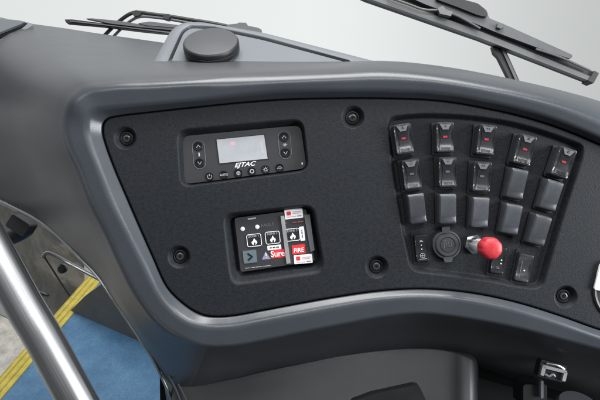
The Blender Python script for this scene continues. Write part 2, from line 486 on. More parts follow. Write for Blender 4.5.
# dark inner shell behind everything
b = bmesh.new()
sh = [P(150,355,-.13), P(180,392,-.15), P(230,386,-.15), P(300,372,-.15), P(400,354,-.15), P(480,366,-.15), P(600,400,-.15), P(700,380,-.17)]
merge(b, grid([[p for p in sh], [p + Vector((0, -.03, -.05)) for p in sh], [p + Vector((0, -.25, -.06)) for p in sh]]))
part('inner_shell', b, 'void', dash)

# ------------------------------------------------------------------ instrument panel: one moulded sheet with trays and screw cups
STEP = .62
gx = np.arange(96, 684, STEP); gy = np.arange(88, 348, STEP)
GX, GY = np.meshgrid(gx, gy)
def sdf(poly, X, Y):
    """distance, positive inside"""
    p = np.array(poly); q = np.roll(p, -1, 0)
    d = np.full(X.shape, 1e9); ins = np.zeros(X.shape, bool)
    for (x0, y0), (x1, y1) in zip(p, q):
        ex, ey = x1 - x0, y1 - y0; L = ex * ex + ey * ey
        if L < 1e-9: continue
        t = np.clip(((X - x0) * ex + (Y - y0) * ey) / L, 0, 1)
        d = np.minimum(d, (X - x0 - t * ex) ** 2 + (Y - y0 - t * ey) ** 2)
        c = ((y0 > Y) != (y1 > Y))
        with np.errstate(divide='ignore', invalid='ignore'):
            xi = x0 + (Y - y0) * ex / (ey if abs(ey) > 1e-12 else 1e-12)
        ins ^= c & (X < xi)
    d = np.sqrt(d); return np.where(ins, d, -d)
ed = closed_spline(np.array([s[1] for s in ST], float), tk, np.linspace(0, tk[-1], 200, endpoint=False))
DB = sdf(ed, GX, GY)
H = np.zeros(GX.shape)
tt = np.clip((2.6 - DB) / 2.2, 0, 1)
H -= .0055 * (1 - np.sqrt(np.clip(1 - tt ** 2, 0, 1))) + .004 * np.clip(.4 - DB, 0, 1)
def tray(outer, inner, depth, ro, ri):
    o = rpoly(outer, ro, 8); i_ = rpoly(inner, ri, 8)
    xs_ = [p[0] for p in o]; ys_ = [p[1] for p in o]
    m = (GX > min(xs_) - 4) & (GX < max(xs_) + 4) & (GY > min(ys_) - 4) & (GY < max(ys_) + 4)
    X, Y = GX[m], GY[m]
    a = sdf(o, X, Y); c = sdf(i_, X, Y)
    t = np.where(c > 0, 1, np.where(a <= 0, 0, a / (a - np.minimum(c, 0) + 1e-9)))
    t = np.clip(t, 0, 1)
    # rolled lip, straight wall, small cove
    s = np.where(t < .3, t * t / .6 , np.where(t > .85, 1 - (1 - t) ** 2 / .3 * (1), 0))
    mid = (.15) + (t - .3) / .55 * (1 - .075 - .15)
    s = np.where((t >= .3) & (t <= .85), mid, s)
    H[m] = np.minimum(H[m], -depth * s)
tray([(175.5,129),(303.5,117.5),(309.4,171.4),(179.8,188)], [(182.5,136.5),(301,125.5),(306.6,168.4),(184,184.4)], .014, 12, 8)
tray([(221.5,213.5),(314.5,203.5),(326,273.5),(230,287.5)], [(231,219),(309,210),(319,262),(238,273.5)], .019, 12, 7)
BANK = [(386,116),(420,112),(466,113.5),(510,119.5),(548,130),(585,144),(584,158),(566,212),(553,256),(543,291),(520,288.5),(485,281.5),(450,276.5),(410,272.5),(400,226),(391,172)]
BANKR = [10,20,20,20,20,9,10,20,20,11,20,20,20,11,20,20]
def inset(poly, d):
    p = [Vector(q) for q in poly]; c = sum(p, Vector((0, 0))) / len(p); out = []
    for i in range(len(p)):
        a, b_ = p[i - 1], p[(i + 1) % len(p)]
        n1 = (p[i] - a).normalized(); n2 = (b_ - p[i]).normalized()
        n = (Vector((-n1.y, n1.x)) + Vector((-n2.y, n2.x))).normalized()
        if n.dot(c - p[i]) < 0: n = -n
        k = max(.5, abs(n.dot(Vector((-n1.y, n1.x)))))
        out.append(tuple(p[i] + n * d / k))
    return out
tray(BANK, inset(BANK, 5.0), .009, BANKR, [max(4, r - 3) for r in BANKR])
CUPS = [(125,138),(353,117),(179,257),(377,267),(566,297)]
for cx, cy in CUPS:
    r = np.hypot(GX - cx, GY - cy)
    H = np.minimum(H, np.where(r < 11.5, -.0075 * np.clip((11.5 - r) / 4.6, 0, 1) ** 1.25, 0))
# swell in the lower part of the sheet under the switch bank
Z = H
NXg, NYg = len(gx), len(gy)
Uc = (GX - 300) * S; Vc = (200 - GY) * S
co = np.stack([Uc, Vc, Z], -1).reshape(-1, 3)
ok = DB > -4.5
q = (ok[:-1, :-1] & ok[1:, :-1] & ok[:-1, 1:] & ok[1:, 1:])
ii, jj = np.nonzero(q)
fa = np.stack([ii * NXg + jj, (ii + 1) * NXg + jj, (ii + 1) * NXg + jj + 1, ii * NXg + jj + 1], -1)
used, inv = np.unique(fa, return_inverse=True)
panel = thing('instrument_panel', 'black grained instrument panel screwed into the grey dashboard frame', 'instrument panel')
me = bpy.data.meshes.new('panel_face')
me.vertices.add(len(used)); me.vertices.foreach_set('co', co[used].ravel())
nf = len(fa)
me.loops.add(nf * 4); me.loops.foreach_set('vertex_index', inv.ravel().astype(np.int32))
me.polygons.add(nf); me.polygons.foreach_set('loop_start', np.arange(0, nf * 4, 4, dtype=np.int32))
me.update(calc_edges=True); me.validate(); me.shade_smooth()
po = bpy.data.objects.new('panel_face', me); COL.objects.link(po); po.parent = panel; me.materials.append(MT['panel']); ROOT[po] = ROOT[panel]

for k, (cx, cy) in enumerate(CUPS):
    T = Matrix.Translation(Vector(((cx - 300) * S, (200 - cy) * S, -.0078)))
    b = lathe([(0, -.002), (.0074, -.002), (.0078, .0012), (.0074, .0022), (.0066, .0024), (.0056, .0012), (.0054, .0008), (0, .0008)], 28, T)
    s = part('screw', b, 'black', panel)
    b = lathe([(.0, .0005), (.0044, .0008), (.0046, .002), (.0042, .0029), (.0031, .0033), (.0024, .0033), (.0019, .0024), (0, .0022)], 20, T)
    part('screw_head', b, 'rocker', s)
    b = bmesh.new()
    a = random.random()
    for q in (0, 1):
        merge(b, move(slab(rrect(.0032, .0009, .0002, 2), .0022, .0034), T @ Matrix.Rotation(a + q * math.pi / 2, 4, 'Z')))
    part('cross_slot', b, 'void', s)

# ------------------------------------------------------------------ display controller
A1 = math.radians(5.6)
W0 = -.0138
FC = [(182.6,136.2),(300.6,125.2),(306.6,168.2),(184.4,184.2)]
ctl = thing('climate_controller', 'black controller with a pale blank screen and round keys in the upper recess', 'controller', at(P(244, 155, W0)))
part('faceplate', pslab(FC, W0, W0 + .0035, .0012, 7), 'face', ctl)
wf = W0 + .0035
b = slab(rpoly([tuple(P(x, y, wf + .0006))[:2] for x, y in [(215.6,138.9),(264.8,133.9),(268.6,159.2),(218.8,164.2)]], .0006, 2), wf - .0005, wf + .0006, .0003, 2)
scr = part('screen_frame', b, 'black', ctl)
b = pslab([(216.6,139.6),(264,134.8),(267.6,158.6),(219.6,163.3)], wf, wf + .0009, .0002)
part('screen', b, 'lcd', ctl)
b = lathe([(0, 0), (.0028, 0), (.0028, .0001), (0, .0001)], 20, Matrix.Translation(P(232.5,143.5,wf + .00092)) @ Matrix.Diagonal((1.1, .9, 1, 1)))
part('screen_mark', b, 'tint', scr)
part('screen_mark', move(slab(rrect(2.6 * S, 13 * S, 1.2 * S, 4), 0, .0001), Matrix.Translation(P(261.6,147.5,wf + .00092)) @ Matrix.Rotation(A1 + .1, 4, 'Z')), 'tint2', scr)
part('lettering', txt('EJTAC', 244.4, 164.6, wf + .0004, 4.2, A1, .38, .00012, 1.28), 'white', ctl)
def ring(px, py, w, r, t=.00035, arc=(0, 360), n=24):
    a0, a1 = map(math.radians, arc)
    c = P(px, py, w)
    return tube([c + Vector((math.cos(a0 + (a1 - a0) * k / n) * r, math.sin(a0 + (a1 - a0) * k / n) * r, 0)) for k in range(n + 1)], t, 6)
def strokes(px, py, w, ang, segs, t=.0004, k=S):
    """polylines in pixel offsets around a point"""
    b = bmesh.new(); c = P(px, py, w); R = Matrix.Rotation(ang, 3, 'Z')
    for sg in segs:
        tube([c + R @ Vector((x * k, y * k, 0)) for x, y in sg], t, 6, bm=b)
    return b
def key(px, py, r, icon):
    T = Matrix.Translation(P(px, py, wf))
    kb = part('key', lathe([(0, -.0005), (r, -.0005), (r, .0007), (r * .92, .0011), (r * .7, .0010), (0, .0008)], 28, T), 'keycap', ctl)
    w = wf + .0011
    if icon == 'up': i = strokes(px, py, w, A1, [[(-1.9, -1.2), (0, 1.5), (1.9, -1.2)]], .0005)
    elif icon == 'down': i = strokes(px, py, w, A1, [[(-1.9, 1.2), (0, -1.5), (1.9, 1.2)]], .0005)
    elif icon == 'power':
        i = ring(px, py, w, 2.2 * S, .00035, (125, 415)); merge(i, strokes(px, py, w, A1, [[(0, .4), (0, 2.7)]], .00035))
    elif icon == 'auto': i = txt('AUTO', px, py, w, 2.1, A1, 0, .0001)
    elif icon == 'fan':
        i = ring(px, py, w, 1.7 * S, .0005)
        for q in range(3): merge(i, strokes(px, py, w, A1 + q * 2.094, [[(0, .2), (1.2, .9)]], .0005))
    elif icon == 'ring': i = ring(px, py, w, 1.8 * S, .0007)
    elif icon == 'sun':
        i = ring(px, py, w, 1.3 * S, .0004)
        for q in range(8): merge(i, strokes(px, py, w, A1 + q * .785, [[(1.9, 0), (2.8, 0)]], .0003))
    else: i = strokes(px, py, w, A1, [[(-2.6, -.8), (-1, .9), (1, .9), (2.6, -.8)], [(-1.6, -.9), (1.6, -.9)]], .00035)
    part('icon', i, 'print', kb)
for px, (y1, y2) in ((198.2, (146.4, 162.9)), (284, (137.0, 152.8))):
    dx = 1.5
    key(px, y1, 4.7 * S, 'up'); key(px + dx, y2, 4.7 * S, 'down')
    c0, c1 = P(px, y1, wf + .0003), P(px + dx, y2, wf + .0003)
    d = (c1 - c0).normalized(); n = Vector((-d.y, d.x, 0)); R = 6.1 * S
    loop = [c0 + n * math.cos(a) * R - d * math.sin(a) * R for a in np.linspace(0, math.pi, 12)] + \
           [c1 - n * math.cos(a) * R + d * math.sin(a) * R for a in np.linspace(0, math.pi, 12)]
    part('key_surround', tube(loop, .0003, 6, closed=True), 'dim', ctl)
    mx, my = px + dx / 2, (y1 + y2) / 2
    if px < 240: b = strokes(mx, my, wf + .0003, A1, [[(0, -1.9), (0, 1.9)]], .0011)
    else:
        b = strokes(mx, my, wf + .0003, A1, [[(-2.4, 0), (2.4, 0)], [(-1.2, -1.5), (1.2, 1.5)], [(-1.2, 1.5), (1.2, -1.5)]], .0005)
    part('symbol', b, 'print', ctl)
for (px, py), ic in zip([(209.6,176.6),(223.9,174.9),(238.3,173.2),(251.9,171.4),(265.6,169.5),(279.7,167.8)], ['power','auto','fan','ring','sun','car']):
    key(px, py, 4.3 * S, ic)
part('status_lamp', lathe([(0, 0), (.0011, 0), (.0010, .0004), (0, .0006)], 12, Matrix.Translation(P(302.2,163.6,wf - .0002)) @ Matrix.Rotation(A1, 4, 'Z') @ Matrix.Diagonal((.8, 1.5, 1, 1))), 'white', ctl)

# ------------------------------------------------------------------ fire alarm panel
A2 = math.radians(6.3)
FW = -.0185
fire = thing('fire_alarm_panel', 'small fire alarm panel with flame keys and white stickers in the lower recess', 'alarm panel', at(P(273, 240, FW)))
FCo = [(234.5,218.2),(306,208.7),(314.8,261),(240.8,272)]
part('housing', pslab(FCo, FW, FW + .009, .0012, 2.5), 'face', fire)
f0 = FW + .009
def tr(px, py): return px, py
fx = 1.0
# narrow raised clear edge strip and right-hand end block
part('edge_strip', pslab([(280.6,216.2),(284.2,215.8),(290.6,263.3),(286.6,264)], f0 - .001, f0 + .0022, .0006), 'alum', fire)
part('end_block', pslab([(304.0,215),(309.6,214.4),(314.6,250.5),(310.6,252)], f0 - .002, f0 + .0018, .0008), 'legend', fire)
part('top_notch', pslab([(247.6,218.4),(255.8,217.3),(256,218.7),(247.8,219.9)], f0, f0 + .0006), 'print', fire)
for px, py in ((242.6,228.9),(257.2,226.9)):
    part('indicator', lathe([(0, 0), (.0026, 0), (.0024, .0006), (.0012, .0011), (0, .0013)], 20, Matrix.Translation(P(px, py, f0))), 'white', fire)
part('caption', txt('FAULT', 267.6, 225.0, f0 + .0002, 3.0, A2, 0, 0, 1.1), 'dim', fire)
def frame_bm(px, py, w, wd, hg, t, ang, lift=.0003):
    c = P(px, py, w)
    pts = rrect(wd * S, hg * S, 2.2 * S, 5)
    R = Matrix.Rotation(ang, 3, 'Z')
    return tube([c + R @ Vector((x, y, 0)) for x, y in pts], t, 6, closed=True)
def flame(px, py, w, k, ang):
    prof = [(0, 3.4), (.9, 2.0), (1.5, 1.1), (2.3, .6), (2.5, -.6), (2.0, -1.8), (1.0, -2.6), (.55, -2.6), (1.0, -1.6), (.6, -.8), (.1, -.2), (-.5, -1.2), (-.8, -2.0), (-.6, -2.6),
            (-1.2, -2.6), (-2.2, -1.8), (-2.6, -.5), (-2.0, .8), (-1.3, .4), (-.9, 1.6)]
    c = P(px, py, w)
    b = slab([(x * k * S, y * k * S) for x, y in prof], 0, .0003)
    return move(b, Matrix.Translation(c) @ Matrix.Rotation(ang, 4, 'Z'))
for n, (px, py) in enumerate(((254.1,240.3),(272.6,237.7),(292.6,234.8))):
    wz = f0 + (.0002 if n < 2 else .0006)
    kb = part('zone_key', move(slab(rrect(14.6 * S, 12.4 * S, 2 * S), -.0005, .0006, .0003, 2), Matrix.Translation(P(px, py, wz)) @ Matrix.Rotation(A2, 4, 'Z')), 'gloss', fire)
    part('key_outline', frame_bm(px, py, wz + .0007, 14.4, 12.2, .00042, A2), 'white', kb)
    part('flame_icon', flame(px + .3, py + 1.6, wz + .0007, 1.12, A2), 'white', kb)
    part('caption', txt('ZONE %d' % (n + 1), px - .6, py - 4.0, wz + .0008, 2.1, A2, 0, .00004, 1.05), 'print', kb)
part('small_label', move(slab(rrect(14 * S, 4.6 * S, .6 * S, 2), 0, .0004), Matrix.Translation(P(274.3,247.4,f0)) @ Matrix.Rotation(A2, 4, 'Z')), 'white', fire)
b = strokes(274.3, 247.4, f0 + .0005, A2, [[(-4.6, 0), (-2.6, 0)], [(-1.4, 0), (1, 0)], [(2, 0), (4.8, 0)]], .0007)
part('label_print', b, 'black', fire)
ak = part('arrow_key', move(slab(rrect(13.6 * S, 12.8 * S, .9 * S, 3), -.0005, .0012, .0005, 2), Matrix.Translation(P(250.0,256.6,f0)) @ Matrix.Rotation(A2, 4, 'Z')), 'blueic', fire)
part('arrow_icon', strokes(250.3, 256.6, f0 + .0013, A2, [[(-2.2, 3.3), (2.2, 0), (-2.2, -3.3)]], .0011), 'void', ak)
b = move(slab([(-4.4 * S, -3.6 * S), (4.4 * S, -3.6 * S), (0, 4.4 * S)], 0, .0003), Matrix.Translation(P(265.9,255.8,f0)) @ Matrix.Rotation(A2, 4, 'Z'))
we = part('warning_sign', b, 'amber', fire)
part('sign_mark', strokes(265.9, 255.6, f0 + .0005, A2, [[(0, -.3), (0, 2.4)], [(0, -2.0), (0, -1.6)]], .0006), 'white', we)
part('red_strip', move(slab(rrect(15.6 * S, 8.4 * S, .4 * S, 2), 0, .0003), Matrix.Translation(P(278.6,253.6,f0)) @ Matrix.Rotation(A2, 4, 'Z')), 'red', fire)
part('lettering', txt('Sure', 277.6, 253.9, f0 + .0005, 6.0, A2, 0, .00015, .92), 'white', fire)
part('red_strip', move(slab(rrect(13.4 * S, 9.4 * S, .8 * S, 2), 0, .0005), Matrix.Translation(P(298.6,249.3,f0 + .0002)) @ Matrix.Rotation(A2, 4, 'Z')), 'red', fire)
part('lettering', txt('FIRE', 298.6, 250.4, f0 + .0009, 4.3, A2, .1, .00012, .95), 'white', fire)
part('red_print', strokes(294.6, 222.6, f0 + .0003, A2, [[(-12, 0), (-8, 0)], [(-2.5, 0), (2, 0)], [(3, 0), (9, 0)]], .0008), 'dimred', fire)
part('fine_print', strokes(258, 267.0, f0 + .0002, A2, [[(-13, 0), (-8, 0)], [(-7, 0), (-3, 0)], [(-2.2, 0), (4, 0)], [(5, 0), (13, 0)]], .0004), 'print', fire)
def sticker(px, py, wd, hg, ang, red):
    s = part('sticker', move(slab(rrect(wd * S, hg * S, .5 * S, 2), 0, .0005, .0001, 1), Matrix.Translation(P(px, py, f0 + .0006)) @ Matrix.Rotation(ang, 4, 'Z')), 'white', fire)
    w = f0 + .0012
    if red:
        R = Matrix.Rotation(ang, 3, 'Z')
        b = move(slab(rrect(4.2 * S, 4.0 * S, .8 * S, 2, -wd * .27 * S, .9 * S), 0, .0002), Matrix.Translation(P(px, py, w - .0001)) @ Matrix.Rotation(ang, 4, 'Z'))
        part('emblem', b, 'red', s)
        part('sticker_print', strokes(px, py, w, ang, [[(-.6, 1.9), (wd * .40, 1.9)], [(-.6, .4), (wd * .34, .4)], [(-wd * .38, -2.6), (wd * .1, -2.6)]], .0005), 'tint', s)
        part('sticker_print', strokes(px, py, w, ang, [[(wd * .18, -2.6), (wd * .4, -2.6)]], .0005), 'dim', s)
    else:
        part('sticker_print', strokes(px, py, w, ang, [[(0, -4), (0, -1.5)], [(0, -.6), (0, 2)], [(0, 2.8), (0, 4)]], .0007), 'dim', s)
sticker(293.8, 213.8, 18.4, 9.6, A2, True)
sticker(302.2, 233.6, 4.8, 14.4, A2, False)
sticker(303.2, 259.0, 18.6, 9.0, math.radians(4.5), True)

# ------------------------------------------------------------------ rocker switches
BW = -.009
KS = S * (D - .009) / D
RW, RH = 17.6 * KS, 30 * KS
def rocker_body(wd, hg, z0, prof, r=.0022, bev=.0013, nx=1):
    """block whose front follows a profile along v"""
    pts = rrect(wd, hg, r, 4)
    b = bmesh.new()
    lo = [b.verts.new((x, y, z0)) for x, y in pts]
    levels = [(1, 0, -bev), (.985, bev * .35, -bev * .3), (.95, bev * 1.0, 0)]
    def front(y):
        t = (y / hg + .5)
        return float(np.interp(t, [p[0] for p in prof], [p[1] for p in prof]))
    prev = lo
    for sc_, ins, dz in levels:
        ringv = []
        for x, y in pts:
            xx = x - math.copysign(min(ins, abs(x)), x); yy = y - math.copysign(min(ins, abs(y)), y)
            ringv.append(b.verts.new((xx, yy, front(yy) + dz)))
        n = len(pts)
        for i in range(n): b.faces.new((prev[i], prev[(i + 1) % n], ringv[(i + 1) % n], ringv[i]))
        prev = ringv
    # cap with strips along v so the front bends
    c = prev; n = len(c)
    f = b.faces.new(c)
    bmesh.ops.recalc_face_normals(b, faces=b.faces)
    for k in range(1, 10):
        y = -hg / 2 + hg * k / 10
        g = [v for v in b.verts] + [e for e in b.edges] + [q for q in b.faces if all(vv in set(c) or True for vv in q.verts) and q.normal.z > .5]
        bmesh.ops.bisect_plane(b, geom=[q for q in g if not isinstance(q, bmesh.types.BMVert)] , plane_co=(0, y, 0), plane_no=(0, 1, 0))
    lim = max(v.co.z for v in b.verts)
    for v in b.verts:
        if abs(v.co.x) < wd / 2 - bev * .9 and abs(v.co.y) < hg / 2 - bev * .9 and v.co.z > z0 + .002: v.co.z = front(v.co.y)
        elif v.co.z > z0 + .002:
            pass
    return b

PL = [(0, .0185), (.25, .0165), (.5, .0160), (.75, .0178), (1, .0200)]     # legended rocker: dished, top end standing up
PB = [(0, .0165), (.5, .0185), (.85, .0190), (1, .0180)]
def front_z(prof, y): return float(np.interp(y / RH + .5, [p[0] for p in prof], [p[1] for p in prof]))
def icon_strokes(segs, y0, z, t=.00035):
    b = bmesh.new()
    for sg in segs: tube([(x, y + y0, z) for x, y in sg], t, 6, bm=b)
    return b
def make_lit(lens):
    t = thing('rocker_switch', 'x', 'switch')
    part('frame', slab(rrect(RW + .0036, RH + .0036, .002), 0, .0045, .0012), 'black', t, own=True)
    part('rocker', rocker_body(RW, RH, .003, PL), 'rocker', t, own=True)
    # raised hourglass face
    ys = np.linspace(-.44, .44, 13); L = []
    for y in ys: L.append((RW * (.355 - .10 * math.cos(y * math.pi / .95) ** 2 * 1.0), y * RH))
    b = bmesh.new(); row = []
    for hw, y in L:
        z = front_z(PL, y)
        row.append([b.verts.new(q) for q in ((-hw - .0008, y, z - .0004), (-hw, y, z + .0010), (0, y, z + .0012), (hw, y, z + .0010), (hw + .0008, y, z - .0004))])
    for a, c in zip(row, row[1:]):
        for i in range(4): b.faces.new((a[i], a[i + 1], c[i + 1], c[i]))
    b.faces.new(row[0]); b.faces.new(row[-1][::-1])
    bmesh.ops.recalc_face_normals(b, faces=b.faces)
    part('paddle', b, 'gloss', t, own=True)
    z = front_z(PL, RH * .36) + .0014
    lg = part('legend', slab([(-RW * .34, RH * .45), (-RW * .16, RH * .25), (RW * .16, RH * .25), (RW * .34, RH * .45)], z - .0012, z + .0003, .0003, 2), 'legend', t, own=True)
    part('lens', slab(rrect(RW * .25, RH * .066, .0008, 4, 0, RH * .015), .0150, .0180, .0005, 3), lens, t, own=True)
    b = bmesh.new()
    for k in range(3):
        y = -RH * (.34 + .035 * k)
        tube([(-RW * .25, y, front_z(PL, y) + .0012), (RW * .25, y, front_z(PL, y) + .0012)], .0004, 6, bm=b)
    part('grip', b, 'black', t, own=True)
    return t
def make_blank():
    t = thing('blank_switch', 'x', 'switch blank')
    part('frame', slab(rrect(RW + .0032, RH + .0032, .002), 0, .0045, .0012), 'black', t, own=True)
    part('plug', rocker_body(RW * .97, RH, .003, PB, .0016, .0015), 'blank', t, own=True)
    return t
def place(t, px, py, deg, label, group):
    mw = at(P(px, py, .010) + Vector((0, 0, BW - .010 - .0005)), math.radians(deg))
    t.matrix_basis = mw; ROOT[t] = mw; t['label'] = label; t['group'] = group
def copy_tree(o, parent=None):
    c = o.copy(); COL.objects.link(c); ROOT[c] = ROOT[o]
    if parent is not None: c.parent = parent
    for chd in list(o.children): copy_tree(chd, c)
    return c
def icon(t, kind):
    z = front_z(PL, RH * .36) + .0018; y0 = RH * .36; q = RW * .06
    if kind == 0: sg = [[(-q, -q), (0, q), (q, -q)], [(-q * .4, -q * .4), (q * .4, -q * .4)]]
    elif kind == 1: sg = [[(-q, 0), (q, 0)], [(0, -q), (0, q)]]
    elif kind == 2: sg = [[(-q * 1.5, q * .6), (-q * .5, -q * .6), (q * .5, q * .6), (q * 1.5, -q * .6)]]
    elif kind == 3: sg = [[(-q * 1.3, q * .7), (q * 1.3, q * .7)], [(-q, -q * .4), (q, -q * .4)]]
    else: sg = [[(q * math.cos(a), q * math.sin(a)) for a in np.linspace(0, 2 * math.pi, 13)]]
    lgd = [c for c in t.children if c.name.startswith('legend')][0]
    part('icon', icon_strokes(sg, y0, z), 'black', lgd, own=True)
LITPOS = [
 (404.0,138.6,8.5,'redlens','leftmost red-lensed rocker switch of the top row'),
 (445.6,137.0,1.5,'redlens','upright rocker switch with red lens, second of the top row from the left'),
 (487.0,139.6,-6,'redlens','rocker switch with red lens in the middle of the top row, leaning slightly right'),
 (525.6,149.6,-14,'redlens','rocker switch with red lens, second of the top row from the right'),
 (564.6,162.3,-19,'redlens','rightmost rocker switch with red lens, the most tilted of the top row'),
 (412.2,174.2,7.5,'greylens','rocker switch with grey lens under the leftmost red-lens switch'),
 (448.2,172.0,1,'greylens','upright rocker switch with grey lens in the middle row, second from the left'),
 (482.6,176.6,-3.5,'greylens','rocker switch with grey lens and black icon plate, rightmost lensed one of the middle row'),
]
BLANKPOS = [
 (518.4,183.6,-11.5,'plain grey blank plug in the middle row, directly below the fourth top-row switch'),
 (552.8,195.2,-16.5,'plain grey blank plug ending the middle row at its right, below the most tilted switch'),
 (417.6,208.6,7,'plain grey blank plug at the left end of the lowest plug row'),
 (448.6,208.8,1,'plain grey blank plug directly above the round capped power socket'),
 (481.2,212.2,-3,'plain grey blank plug directly above the red push button'),
 (513.0,219.2,-10,'plain grey blank plug to the upper right of the red button'),
 (541.2,230.4,-15.5,'plain grey blank plug at the right end of the lowest plug row'),
]
protos = {'redlens': make_lit('redlens'), 'greylens': make_lit('greylens')}
first = {}
insts = []
for i, (px, py, dg, lens, lab) in enumerate(LITPOS):
    pr = protos[lens]
    t = pr if lens not in first else copy_tree(pr)
    first.setdefault(lens, t); insts.append(t)
    place(t, px, py, dg, lab, 'lensed rocker switches of the switch bank')
for i, t in enumerate(insts): icon(t, [0, 1, 2, 3, 4, 3, 1, 2][i])
pb = make_blank()
for i, (px, py, dg, lab) in enumerate(BLANKPOS):
    t = pb if i == 0 else copy_tree(pb)
    place(t, px, py, dg, lab, 'blank plugs of the switch bank')

# ------------------------------------------------------------------ bottom row of the bank
def narrow(px, py, deg, wd, hg, label, name='narrow_switch', dots=True):
    t = thing(name, label, 'switch', at(P(px, py, .0) + Vector((0, 0, BW - .0005)), math.radians(deg)))
    W_, H_ = wd * S, hg * S
    part('frame', slab(rrect(W_ + 5 * S, H_ + 6 * S, .003), 0, .0022, .0009), 'panel', t, own=True)
    part('surround', slab(rrect(W_ + 1.6 * S, H_ + 1.6 * S, .002), .001, .0028, .0004), 'void', t, own=True)
    pr = [(0, .0075), (.5, .0058), (1, .0085)]
    r = part('rocker', rocker_body(W_, H_, .002, pr, .0018, .0010), 'gloss' if dots else 'rocker', t, own=True)
    return t, W_, H_
t, W_, H_ = narrow(422.2, 248.4, 6.5, 12.5, 27, 'narrow black switch with white dots and icon at the lower left of the switch bank')
b = bmesh.new()
for y in (-1.0, 3.0): merge(b, lathe([(.0007, 0), (.0007, .0003), (0, .0003)], 10, Matrix.Translation((0, y * S, .0066))))
part('dots', b, 'white', t, own=True)
b = icon_strokes([[(-.0022, .0075), (.0022, .0075)], [(-.0014, .0088), (.0014, .0088)]], 0, .0077)
part('upper_icon', b, 'print', t, own=True)
b = bmesh.new()
for sg in ([(2.4 * math.cos(a), 2.4 * math.sin(a)) for a in np.linspace(0, 2 * math.pi, 17)], [(-2.4, 0), (2.4, 0)], [(0, -2.4), (0, 2.4)], [(-3.6, -3.4), (3.6, -3.4)]):
    tube([(x * S, y * S - 7.6 * S, .0074) for x, y in sg], .00032, 6, bm=b)
part('lower_icon', b, 'print', t, own=True)
t, W_, H_ = narrow(499.4, 260.5, -9, 13, 27, 'narrow black switch with two white dots half hidden behind the red button')
b = bmesh.new()
for y in (.4, -3.0): merge(b, lathe([(.0008, 0), (.0008, .0003), (0, .0003)], 10, Matrix.Translation((3.0 * S, y * S, .0068))))
part('dots', b, 'white', t, own=True)
part('icon', icon_strokes([[(-.0022, -.0094), (.0022, -.0094)], [(-.0015, -.0080), (.0015, -.0080)]], 0, .0074), 'dim', t, own=True)
t, W_, H_ = narrow(525.0, 268.2, -12, 14, 28, 'narrow dark grey switch with one white dot at the lower right of the switch bank', dots=False)
part('dot', lathe([(.0009, 0), (.0009, .0003), (0, .0003)], 10, Matrix.Translation((.001, -2.6 * S, .0065))), 'white', t, own=True)
part('seam', icon_strokes([[(-W_ * .22, -H_ * .42), (-W_ * .22, H_ * .40)]], 0, .0068, .0004), 'legend', t, own=True)

# capped socket
t = thing('power_socket', 'round black power socket with a rubber cap in the bottom row beside the red button', 'socket', at(P(448.0, 245.2, .0) + Vector((0, 0, BW - .0005)), math.radians(4)))
R = 14.6 * S
part('collar', lathe([(0, 0), (R, 0), (R, .0045), (R * .96, .0058), (R * .88, .0060), (R * .84, .0050), (0, .0050)], 44), 'blank', t, own=True)
cp = part('cap', lathe([(0, .004), (R * .80, .004), (R * .80, .0066), (R * .74, .0078), (R * .56, .0080), (R * .53, .0071), (R * .50, .0071), (R * .47, .0080), (R * .2, .0083), (0, .0083)], 44), 'puck', t, own=True)
part('cap_tab', slab(rpoly([(-5 * S, -12 * S), (5 * S, -12 * S), (3.6 * S, -17.4 * S), (-3.6 * S, -17.4 * S)], .0015, 4), .002, .0066, .001), 'puck', cp, own=True)
part('hinge', slab(rpoly([(-4 * S, 12 * S), (4 * S, 12 * S), (4 * S, 18.5 * S), (-4 * S, 18.5 * S)], .0015, 4), .001, .0060, .001), 'puck', cp, own=True)
b = bmesh.new()
for sg in ([(-3.4, -3), (-3.4, 2), (-1, 2), (-1, -1)], [(1, 3), (1, -2), (3.6, -2), (3.6, 2)], [(-4.4, 4.2), (-1, 4.2)]):
    tube([(x * S, y * S, .0083) for x, y in sg], .0004, 6, bm=b)
part('cap_symbol', b, 'dim', cp, own=True)

# red push-pull button
pbm = at(P(476.0, 244.6, 0) * 1.0 + Vector((0, 0, BW)), 0)
t = thing('push_button', 'red ribbed round push button on a chrome threaded stem in the switch bank', 'button', pbm)
def hexp(r): return [(r * math.cos(a), r * math.sin(a)) for a in np.linspace(0, 2 * math.pi, 6, endpoint=False) + .3]
part('washer', lathe([(0, 0), (10.5 * S, 0), (10.5 * S, .0008), (0, .0008)], 30), 'black', t, own=True)
part('hex_nut', slab(hexp(10.2 * S), .0006, .0055, .0007, 2), 'chrome', t, own=True)
prof = [(0, .004), (6.6 * S, .004)]
for k in range(24):
    z = .0058 + k * .0016; prof += [(6.6 * S, z), (6.1 * S, z + .0008)]
prof += [(5.6 * S, .046), (0, .046)]
part('stem', lathe(prof, 28), 'chrome', t, own=True)
kn = 60; b = bmesh.new()
KZ = .0165; KR = .88
prof = [(r_ * KR, h_ + KZ) for r_, h_ in [(6.0, .026), (9.5, .0265), (11.4, .029), (11.9, .033), (11.9, .038), (11.4, .0415), (10.4, .0436), (8.6, .0447), (4.5, .0454), (0, .0456)]]
rgs = []
for r, h in prof:
    if r == 0: rgs.append([b.verts.new((0, 0, h))]); continue
    rr = []
    for i in range(kn * 2):
        a = math.pi * i / kn; sw = 1.0 if .028 < h - KZ < .0425 else .3
        q = r * S * (1 - .055 * sw * (.5 + .5 * math.cos(a * 8)) ** 2)
        rr.append(b.verts.new((q * math.cos(a), q * math.sin(a), h)))
    rgs.append(rr)
for a, c in zip(rgs, rgs[1:]):
    for i in range(kn * 2):
        j = (i + 1) % (kn * 2)
        if len(c) == 1: b.faces.new((a[i], a[j], c[0]))
        else: b.faces.new((a[i], a[j], c[j], c[i]))
b.faces.new(rgs[0][::-1])
part('knob', b, 'knob', t, own=True, smooth=50)

